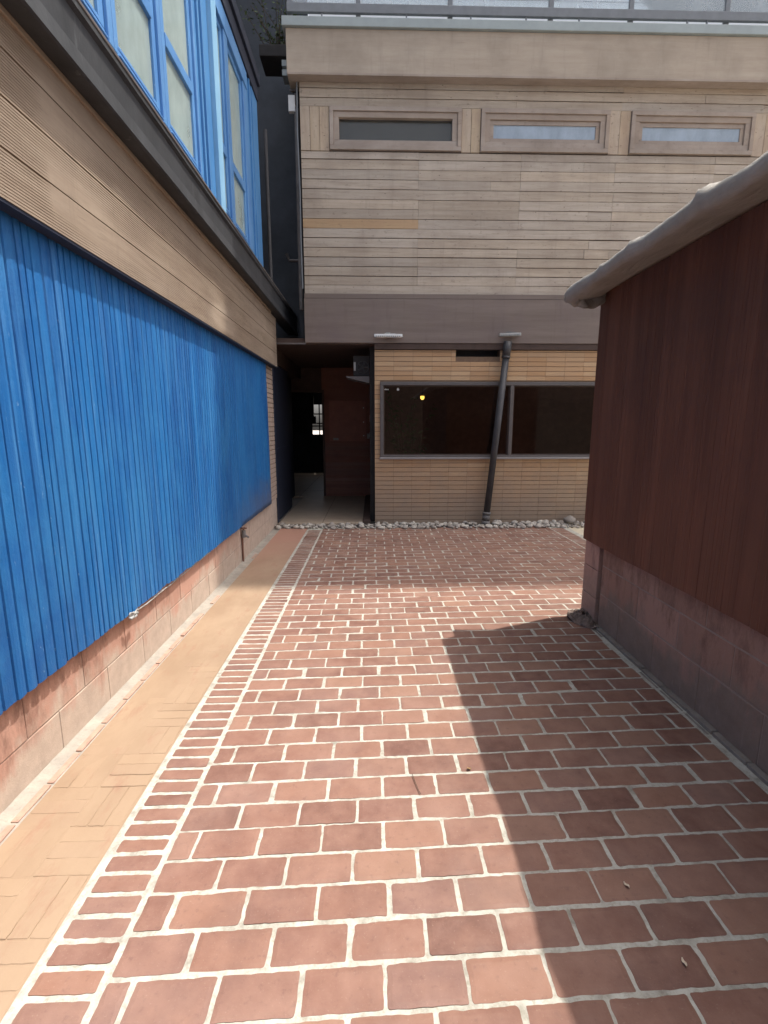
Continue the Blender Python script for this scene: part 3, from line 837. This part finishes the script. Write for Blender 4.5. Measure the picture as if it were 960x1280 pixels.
rf.v += [(1.42, -1.5, 2.335), (3.7, -1.5, 3.02), (3.7, 3.62, 3.02), (1.42, 3.60, 2.335), (1.42, -1.5, 2.36), (3.7, -1.5, 3.045), (3.7, 3.62, 3.045), (1.42, 3.60, 2.36)]
for f in ((3, 2, 1, 0), (4, 5, 6, 7), (0, 1, 5, 4), (1, 2, 6, 5), (2, 3, 7, 6), (3, 0, 4, 7)): rf.f.append(f); rf.mi.append(0)
rf.build('roof', M['darkbrown'], sh)
# canvas folded over the eaves
tp = MB()
prof_t = [(XS - .03, 2.352), (1.56, 2.335), (1.48, 2.318), (1.40, 2.302), (1.355, 2.294), (1.328, 2.298), (1.322, 2.338), (1.334, 2.364), (1.38, 2.385), (1.46, 2.41), (1.6, 2.452), (1.9, 2.54), (2.4, 2.69), (3.0, 2.87), (3.72, 3.085)]
NY = 300
def ridge(x, y, z): return 1 - 2 * abs(N3(x, y, z))
nt = len(prof_t)
def knots(amp, lo, hi):
    k = []; y = -4.0
    while y < 9: k.append((y, rng.uniform(-amp, amp))); y += rng.uniform(lo, hi)
    return k
def fold(K, y):
    for (a, p), (b, q) in zip(K, K[1:]):
        if a <= y < b: return p + (q - p) * (y - a) / (b - a)
    return 0
KA, KB, KC = knots(.024, .08, .34), knots(.02, .05, .16), knots(.024, .09, .3)
for i in range(NY + 1):
    t = i / NY
    for j, (x, z) in enumerate(prof_t):
        yend = 3.42 + .42 * min(.42, max(0, x - 1.33)) + (.05 * max(0, x - 1.75))
        y = -1.5 + (yend + 1.5) * t
        e = max(0, (y - 3.02) / .5)                 # the last half metre gathers and droops
        out = 1 - min(1, abs(j - 6) / 7)
        yk = y + .028 * (j - 6) * (1 if j < 6 else .6)
        wz = .45 * fold(KA, yk) + .008 * N3(y * 1.5, 2) + .002 * fold(KB, y * 1.9 + j * .13) / .02
        wx = .40 * fold(KC, yk) + .008 * N3(y * 2.1, 8) + .003 * (ridge(y * 9 - j * .6, j * .4, 13) - .5)
        zz = z + wz * (.25 + out)
        if 4 <= j <= 9:                              # tucks where the sheet is folded over itself
            for yc, am in ((2.13, .030), (2.66, .016), (1.55, -.016), (2.98, .012)):
                d = (y - yc) / .07
                zz += am * (max(0, 1 - abs(d)) if d < 0 else math.exp(-d * 9)) * (1 if j >= 6 else .35)
        xx = x + wx * (.15 + out)
        if 1 <= j <= 5: zz -= .062 * e * e * (1 - abs(j - 3) / 3.5) * (1 + .5 * N3(y * 9, j * 1.1, 1)) + .018 * e * (ridge(y * 2.5, j * .9, 11) - .5)
        if j >= 5: zz -= .022 * e * e * max(0, 1 - (j - 5) / 5)
        if j == 0: xx = XS - .03; zz = z
        tp.v.append((xx, y, zz))
for i in range(NY):
    for j in range(nt - 1):
        a = i * nt + j; tp.f.append((a, a + 1, a + nt + 1, a + nt)); tp.mi.append(0)
# folded end: the section is gathered shut in two crumpled steps
k = len(tp.v); last = NY * nt
for ring, (sc, dy) in enumerate(((.88, .022), (.55, .030), (.12, .012))):
    for j in range(nt):
        x, y, z = tp.v[last + j]
        zc = 2.305 + max(0, x - 1.42) * .30
        tp.v.append((x, y + dy + .010 * N3(j * 1.3, ring), zc + (z - zc) * sc + .006 * N3(j * 1.7, ring * 2, 6)))
prev = last
for ring in range(3):
    cur = k + ring * nt
    for j in range(nt - 1): tp.f.append((prev + j, prev + j + 1, cur + j + 1, cur + j)); tp.mi.append(0)
    prev = cur
# loose layers of the fold hanging under the far corner
for (x0, y0, z0, x1, y1, z1, hh, ph) in ((1.335, 3.43, 2.318, 1.66, 3.575, 2.372, .066, 0), (1.36, 3.36, 2.300, 1.65, 3.52, 2.362, .092, 3), (1.40, 3.46, 2.31, 1.665, 3.60, 2.37, .048, 7)):
    def flap(u, v, x0=x0, y0=y0, z0=z0, x1=x1, y1=y1, z1=z1, hh=hh, ph=ph):
        h = hh * (.25 + .75 * sin(pi * min(1, u * .95 + .08)) ** .7) * (1 + .35 * N3(u * 4, ph, 2))
        b = .016 * sin(v * pi) * (1 if ph != 3 else -.6) + .014 * N3(u * 5, v * 2, ph)
        return (x0 + (x1 - x0) * u - b, y0 + (y1 - y0) * u + b + .012 * N3(u * 6, v, ph + 1), z0 + (z1 - z0) * u ** 1.2 - h * v)
    tp.grid(flap, 36, 8)
o = tp.build('canvas_tarp', M['tarp'], smooth=True)
s = o.modifiers.new('thick', 'SOLIDIFY'); s.thickness = .005; s.offset = -1
tag(o, 'wrinkled grey canvas sheet folded over the eaves of the dark red shed', 'tarpaulin')

# ------------------------------------------------------------------ things
# roof railing
rl = thing('roof_railing', (2, 6.95, 6.40), 'grey metal railing with glass panels along the roof edge', 'railing')
q = MB(); q.box(-1.03, XE, 6.94, 6.98, 6.475, 6.575); q.build('bottom_rail', M['rail'], rl, bevel=.005)
q = MB(); q.box(-1.03, XE, 6.935, 6.985, 7.42, 7.47); q.build('top_rail', M['rail'], rl, bevel=.005)
PX = [-1.0, -.15, 1.0, 2.27, 3.29, 4.52, 5.7, 6.9]
for x in PX:
    q = MB(); q.box(x - .03, x + .03, 6.985, 7.025, 6.402, 7.42); q.build('post', M['rail'], rl, bevel=.004)
for x in (-.6, .45, 1.254, 1.95, 2.62, 4.0, 4.25):
    q = MB(); q.box(x - .009, x + .009, 6.95, 6.97, 6.402, 6.475); q.build('standoff', M['rail'], rl)
for a, b in zip(PX, PX[1:]):
    q = MB(); q.box(a + .035, b - .035, 7.0, 7.008, 6.58, 7.41); q.build('glass_panel', M['railglass'], rl)
# leaning drain pipe
dp = thing('drain_pipe', (1.70, 6.95, 0), 'charcoal drain pipe leaning across the dark shop window', 'pipe')
A = Vector((1.90, 6.965, 2.60)); B = Vector((1.675, 6.945, .0)); D = (B - A)
def at(t): return A + D * t
q = MB(); q.tube(at(.04), at(.95), .047, .047, 20); q.build('pipe', M['pipe'], dp, smooth=False)
q = MB(); q.tube(at(.0), at(.075), .056, .056, 20); q.tube(at(.075), at(.085), .060, .060, 20); q.build('top_socket', M['pipe'], dp)
q = MB(); q.tube(at(.925), at(.94), .060, .060, 20); q.tube(at(.941), at(.975), .055, .055, 20); q.tube(at(.976), at(1.0), .064, .066, 20); q.build('bottom_sleeve', M['collar'], dp)
for o in dp.children:
    for p in o.data.polygons: p.use_smooth = len(p.vertices) == 4
# lamps on the fascia
def wall_lamp(x0, x1, z, mats, label, tilt):
    t = thing('wall_lamp', ((x0 + x1) / 2, YB - .045, z), label, 'wall lamp', 'lamps on the fascia')
    y0 = YB - .046
    q = MB(); q.box(x0, x1, y0 - .085, y0 - .03, z - .02, z + .022); q.build('housing', mats[0], t, bevel=.006)
    q = MB(); n = 12
    for i in range(n):
        a = x0 + .02 + (x1 - x0 - .04) * i / n; q.box(a, a + (x1 - x0 - .04) / n - .008, y0 - .088, y0 - .0855, z - .014, z - .002)
    q.build('lens', mats[1], t)
    xm = (x0 + x1) / 2
    q = MB(); q.box(xm - .03, xm + .03, y0 - .03, y0 - .001, z - .012, z + .05); q.box(xm - .05, xm - .03, y0 - .05, y0 - .001, z + .024, z + .04); q.box(xm + .03, xm + .10, y0 - .04, y0 - .001, z + .026, z + .036)
    q.build('bracket', mats[2], t, bevel=.003)
    t.rotation_euler = (0, tilt, 0)
wall_lamp(.035, .425, 2.668, (M['white'], M['lamp'], M['greyplast']), 'white slim floodlight at the left of the fascia above the doorway corner', 0)
wall_lamp(1.77, 2.07, 2.690, (M['greyplast'], M['lamp'], M['collar']), 'grey dusty floodlight on the fascia above the drain pipe', R(-1.5))
# fan unit on a shelf in the recess
fu = thing('fan_unit', (-.12, 7.3, 2.15), 'dark box-shaped fan unit on a small shelf high in the doorway recess', 'fan')
q = MB(); q.box(-.27, -.035, 7.28, 7.5, 2.165, 2.45); q.build('case', M['dark'], fu, bevel=.006)
q = MB()
for i in range(20):
    a = 2 * pi * i / 20; a2 = 2 * pi * (i + 1) / 20
    q.tube((-.13 + .085 * cos(a), 7.272, 2.29 + .085 * sin(a)), (-.13 + .085 * cos(a2), 7.272, 2.29 + .085 * sin(a2)), .006, n=6)
for i in range(5):
    a = 2 * pi * i / 5; q.tube((-.13, 7.270, 2.29), (-.13 + .08 * cos(a), 7.270, 2.29 + .08 * sin(a)), .01, .014, 6)
q.build('fan_grille', M['pipe'], fu)
q = MB(); q.box(-.262, -.235, 7.27, 7.279, 2.24, 2.36); q.build('side_plate', M['greyplast'], fu)
q = MB(); q.v += [(-.38, 7.22, 2.155), (-.035, 7.22, 2.155), (-.035, 7.55, 2.155), (-.38, 7.55, 2.155), (-.36, 7.22, 2.135), (-.035, 7.22, 2.06), (-.035, 7.55, 2.06), (-.36, 7.55, 2.135)]
for f in ((0, 1, 2, 3), (7, 6, 5, 4), (4, 5, 1, 0), (5, 6, 2, 1), (6, 7, 3, 2), (7, 4, 0, 3)): q.f.append(f); q.mi.append(0)
q.build('shelf', M['metal'], fu)
# white box and conduits in the dark gap
jb = MB(); jb.box(-1.075, -.985, 7.14, 7.2, 5.50, 5.69); o = jb.build('junction_box', M['white'], bevel=.006)
tag(o, 'small white junction box high on the dark corner beside the boarded wall', 'electrical box')
cg = 'pipes in the dark gap'
q = MB(); q.tube((-.975, 7.17, 5.55), (-.985, 7.17, 3.05), .028, n=12); q.tube((-.98, 7.17, 5.60), (-.98, 7.17, 5.72), .016, n=8); q.box(-1.06, -.95, 7.18, 7.20, 5.76, 5.78)
tag(q.build('conduit', M['collar']), 'wide grey conduit running down from the white box', 'conduit', cg)
q = MB(); q.path([(-.945, 7.06, 5.9), (-.955, 7.06, 5.2), (-.944, 7.06, 4.5), (-.950, 7.06, 3.9), (-.944, 7.06, 3.3)], .010)
tag(q.build('cable', M['rail']), 'thin dark cable hugging the left end of the boarded wall', 'cable', cg)
q = MB(); q.tube((-1.36, 7.0, 5.2), (-1.36, 7.0, 3.1), .024, n=10)
tag(q.build('conduit', M['pipe']), 'slim dark conduit just beyond the last blue window post', 'conduit', cg)
q = MB(); q.path([(-1.30, 8.0, 4.05), (-1.26, 8.0, 3.95), (-1.06, 8.0, 3.95)], .025)
tag(q.build('elbow_pipe', M['metal']), 'short elbow pipe low in the dark gap between the buildings', 'pipe', cg)
q = MB(); q.tube((-1.40, 7.0, 2.568), (-.915, 7.0, 2.568), .012, n=8)
tag(q.build('rod', M['metal']), 'thin horizontal rod under the fascia across the top of the doorway recess', 'rod')
# stacked blocks and shrub at the roof corner
q = MB()
for i, z in enumerate((6.02, 6.13)): q.box(-1.17, -1.06, 7.32, 7.5, z, z + .07)
tag(q.build('vent_stack', M['flash']), 'stepped grey vent beside the left end of the roof cornice', 'vent')
shb = thing('shrub', (-1.2, 7.62, 6.4), 'small leafy shrub at the roof corner left of the railing', 'shrub')
q = MB(); q.box(-1.5, -.95, 7.5, 7.9, 6.36, 6.5)
q.build('planter', M['dark'], shb, bevel=.01)
q = MB(); f2 = MB()
for i in range(26):
    b = Vector((-1.22 + rng.gauss(0, .1), 7.65 + rng.gauss(0, .06), 6.5)); e = b + Vector((rng.gauss(0, .22), rng.gauss(-.12, .14), rng.uniform(.1, .75)))
    q.tube(b, e, .006, .003, 5)
    for k in range(26):
        t = rng.uniform(.2, 1.05); c = b.lerp(e, t) + Vector((rng.gauss(0, .03), rng.gauss(0, .03), rng.gauss(0, .03)))
        d = Vector((rng.gauss(0, 1), rng.gauss(0, 1), rng.gauss(0, .6))).normalized(); s_ = d.cross(Vector((rng.gauss(0, 1), rng.gauss(0, 1), rng.gauss(0, 1)))).normalized()
        L = rng.uniform(.03, .055); f2.face([c, c + d * L * .5 + s_ * L * .22, c + d * L, c + d * L * .5 - s_ * L * .22])
q.build('stem', M['stem'], shb); f2.build('foliage', M['leafg'], shb)
# tap on the block base
tpz = thing('outdoor_tap', (XL, 5.06, 0), 'small rusty outdoor tap with a pipe on the block base below the blue cladding', 'tap')
x = XL + .03
q = MB(); q.tube((XL + .012, 5.06, 0), (XL + .014, 5.06, .30), .010, n=8); q.build('pipe', M['copper'], tpz)
q = MB(); q.tube((x, 5.06, .27), (x, 5.06, .345), .026, .020, 12); q.tube((x, 5.06, .30), (x + .055, 5.04, .275), .012, .011, 8); q.build('body', M['collar'], tpz)
q = MB(); q.tube((x, 5.06, .346), (x, 5.06, .365), .008, n=8); q.tube((x - .035, 5.06, .37), (x + .035, 5.06, .37), .008, n=8); q.tube((x, 5.025, .37), (x, 5.095, .37), .008, n=8); q.build('handle', M['copper'], tpz)
# cable and clip under the cladding
q = MB(); pts = []
for i in range(19):
    t = i / 18; y = 2.50 + t * 1.5
    pts.append((-1.385 + .005 * sin(t * 7), y, .392 - .014 * sin(t * 3.1) + .01 * N3(t * 7, 1)))
q.path(pts, .004, 6); tag(q.build('cord', M['greyplast']), 'thin pale cord running along the lower edge of the blue cladding', 'cord')
q = MB()
q.grid(lambda u, v: (-1.362 + .015 * N3(u * 3, v * 3, 4) + .01 * sin(u * pi), 2.575 + .10 * u, .378 + .03 * v + .018 * N3(u * 5, v * 4, 8)), 12, 8)
o = q.build('plastic_scrap', M['greyplast'], smooth=True); s = o.modifiers.new('t', 'SOLIDIFY'); s.thickness = .004
tag(o, 'crumpled pale plastic scrap caught under the blue cladding edge', 'litter')
# crumpled rag at the shed corner
q = MB()
def rag(u, v):
    a = 2 * pi * u; r = .035 + .11 * v
    x = XS - .04 + r * .75 * cos(a) + .025 * N3(u * 9, v * 3, 1); y = 3.40 + r * 1.25 * sin(a) + .025 * N3(u * 8, v * 3, 2)
    z = .003 + max(0, (.045 * (1 - v) + .035 * N3(u * 11, v * 4, 3) + .02 * N3(u * 26, v * 9, 5)))
    return (min(x, XS - .02), y, z)
q.grid(rag, 44, 12)
o = q.build('rag', M['rag'], smooth=False); s = o.modifiers.new('t', 'SOLIDIFY'); s.thickness = .004
tag(o, 'crumpled dark rag lying at the foot of the shed corner', 'rag')
# hanging lamp inside and sticker on the glass
hl = thing('hanging_lamp', (.842, 8.2, 1.91), 'small glowing yellow lamp hanging inside behind the dark window', 'lamp')
q = MB(); q.tube((.842, 8.2, 1.935), (.842, 8.2, 1.90), .033, .033, 12); q.tube((.842, 8.2, 1.90), (.842, 8.2, 1.875), .033, .014, 12); q.build('shade', M['yellow'], hl)
q = MB(); q.tube((.842, 8.2, 2.56), (.842, 8.2, 1.945), .004, n=6); q.build('cord', M['dark'], hl)
st = MB()
for i, (a, b, z0, z1) in enumerate(((.175, .187, 1.952, 1.966), (.192, .204, 1.952, 1.970), (.209, .222, 1.952, 1.966), (.227, .240, 1.952, 1.966))): st.box(a, b, YB + .0255, YB + .0275, z0, z1)
tag(st.build('window_sticker', M['white']), 'tiny row of white letters at the top left corner of the dark window', 'sticker')
st = MB(); st.face([(.355, YB + .0265, 1.955), (.395, YB + .0265, 1.955), (.375, YB + .0265, 1.988)])
st.box(.36, .39, YB + .0255, YB + .0275, 1.9445, 1.9555)
tag(st.build('window_sticker', M['white']), 'small white triangular sticker near the top left corner of the dark window', 'sticker')
# plant added inside in place of foliage reflected in the window
ip = thing('reflection_plant', (.55, 7.9, .05), 'dark leafy plant added behind the left pane in place of a reflection in the dark window', 'plant')
q = MB(); q.tube((.55, 7.9, .05), (.55, 7.9, .45), .13, .17, 16); q.build('pot', M['collar'], ip)
q = MB(); f2 = MB()
for i in range(16):
    b = Vector((.55, 7.9, .45)); e = b + Vector((rng.gauss(0, .22), rng.gauss(0, .12), rng.uniform(.6, 1.55)))
    q.tube(b, e, .008, .004, 5)
    for k in range(14):
        t = rng.uniform(.4, 1.05); c = b.lerp(e, t)
        d = Vector((rng.gauss(0, 1), rng.gauss(0, .8), rng.gauss(-.2, .6))).normalized(); s_ = d.cross(Vector((rng.gauss(0, 1), rng.gauss(0, 1), rng.gauss(0, 1)))).normalized()
        L = rng.uniform(.06, .13); f2.face([c, c + d * L * .5 + s_ * L * .2, c + d * L, c + d * L * .5 - s_ * L * .2])
q.build('stem', M['stem'], ip); f2.build('foliage', M['leafg'], ip)
# fallen bits on the paving
def leaf(x, y, L, ang, mat, name, label, cat, wid=.35):
    q = MB(); q.grid(lambda u, v: ((u - .5) * L, (v - .5) * L * wid * 2 * max(.06, sin(pi * u)), .002 + .010 * (u - .5) ** 2 + .004 * abs(v - .5) + .003 * sin(u * 6)), 8, 4)
    o = q.build(name, mat, smooth=True); o.location = (x, y, .003); o.rotation_euler = (0, 0, ang)
    s = o.modifiers.new('t', 'SOLIDIFY'); s.thickness = .0015
    return tag(o, label, cat)
leaf(.408, 1.818, .018, .4, M['deadleaf'], 'dry_leaf', 'tiny curled brown leaf on the sunlit bricks', 'leaf')
leaf(.807, 1.279, .022, 1.9, M['seed'], 'husk', 'tiny pale husk on a brick deep in the shed shadow', 'husk', .2)
leaf(.847, 1.053, .022, 1.5, M['seed'], 'husk', 'tiny pale husk on a brick near the bottom right edge of the shadow', 'husk', .2)
q = MB(); q.path([(.163, 1.79, .006), (.170, 1.75, .007), (.182, 1.695, .006), (.188, 1.68, .005)], .0013, 6)
tag(q.build('twig', M['stem']), 'short thin dark twig lying across a sunlit brick', 'twig')

# river stones along the wall
base = []
for i in range(7):
    q = MB(); sx, sy, sz = rng.uniform(.8, 1.25), rng.uniform(.65, 1), rng.uniform(.45, .7)
    def stn(u, v, i=i, sx=sx, sy=sy, sz=sz):
        a = 2 * pi * u; b = pi * (v - .5); p = Vector((cos(a) * cos(b), sin(a) * cos(b), sin(b)))
        w = 1 + .28 * mnoise.noise(p * 1.1 + Vector((i * 7, 0, 0))) + .1 * mnoise.noise(p * 2.7 + Vector((0, i * 3, 0)))
        return (p.x * w * sx, p.y * w * sy, p.z * w * sz)
    q.grid(stn, 14, 9, flip=False)
    o = q.build('river_stone', M['stone'], smooth=True); base.append(o)
used = set()
GRP = 'river stones along the back wall'; LBL = 'rounded grey river stone in the loose strip along the foot of the back wall'
def stone(i, x, y, z, s, label=LBL, group=GRP):
    if i not in used: o = base[i]; used.add(i)
    else: o = base[i].copy(); col.objects.link(o)
    o.location = (x, y, z); o.scale = (s, s, s); o.rotation_euler = (rng.uniform(-.25, .25), rng.uniform(-.25, .25), rng.uniform(0, 6.28))
    tag(o, label, 'stone', group)
    return o
placed = []
n = 0; tries = 0
while n < 270 and tries < 20000:
    tries += 1
    x = rng.uniform(-1.37, 3.55); y = 6.68 + .34 * rng.random() ** .8; s = rng.choice((.022, .028, .034, .040, .046, .054)) * rng.uniform(.9, 1.15)
    if x < .05: y = 6.70 + .26 * rng.random()
    if any((x - a) ** 2 + (y - b) ** 2 < (.80 * (s + c)) ** 2 for a, b, c in placed): continue
    if 1.58 < x < 1.78 and y > 6.85: continue
    placed.append((x, y, s)); stone(n % 7, x, y, .002 + s * .35 + .02 * max(0, y - 6.8), s); n += 1
o = stone(2, 2.93, 6.93, .07, .10, 'largest pale oval stone near the right end of the stone strip', GRP); o.rotation_euler = (0, 0, .1)
o = stone(4, 3.18, 6.92, .045, .062, 'second largest pale stone at the far right end of the stone strip beside the shed', GRP)
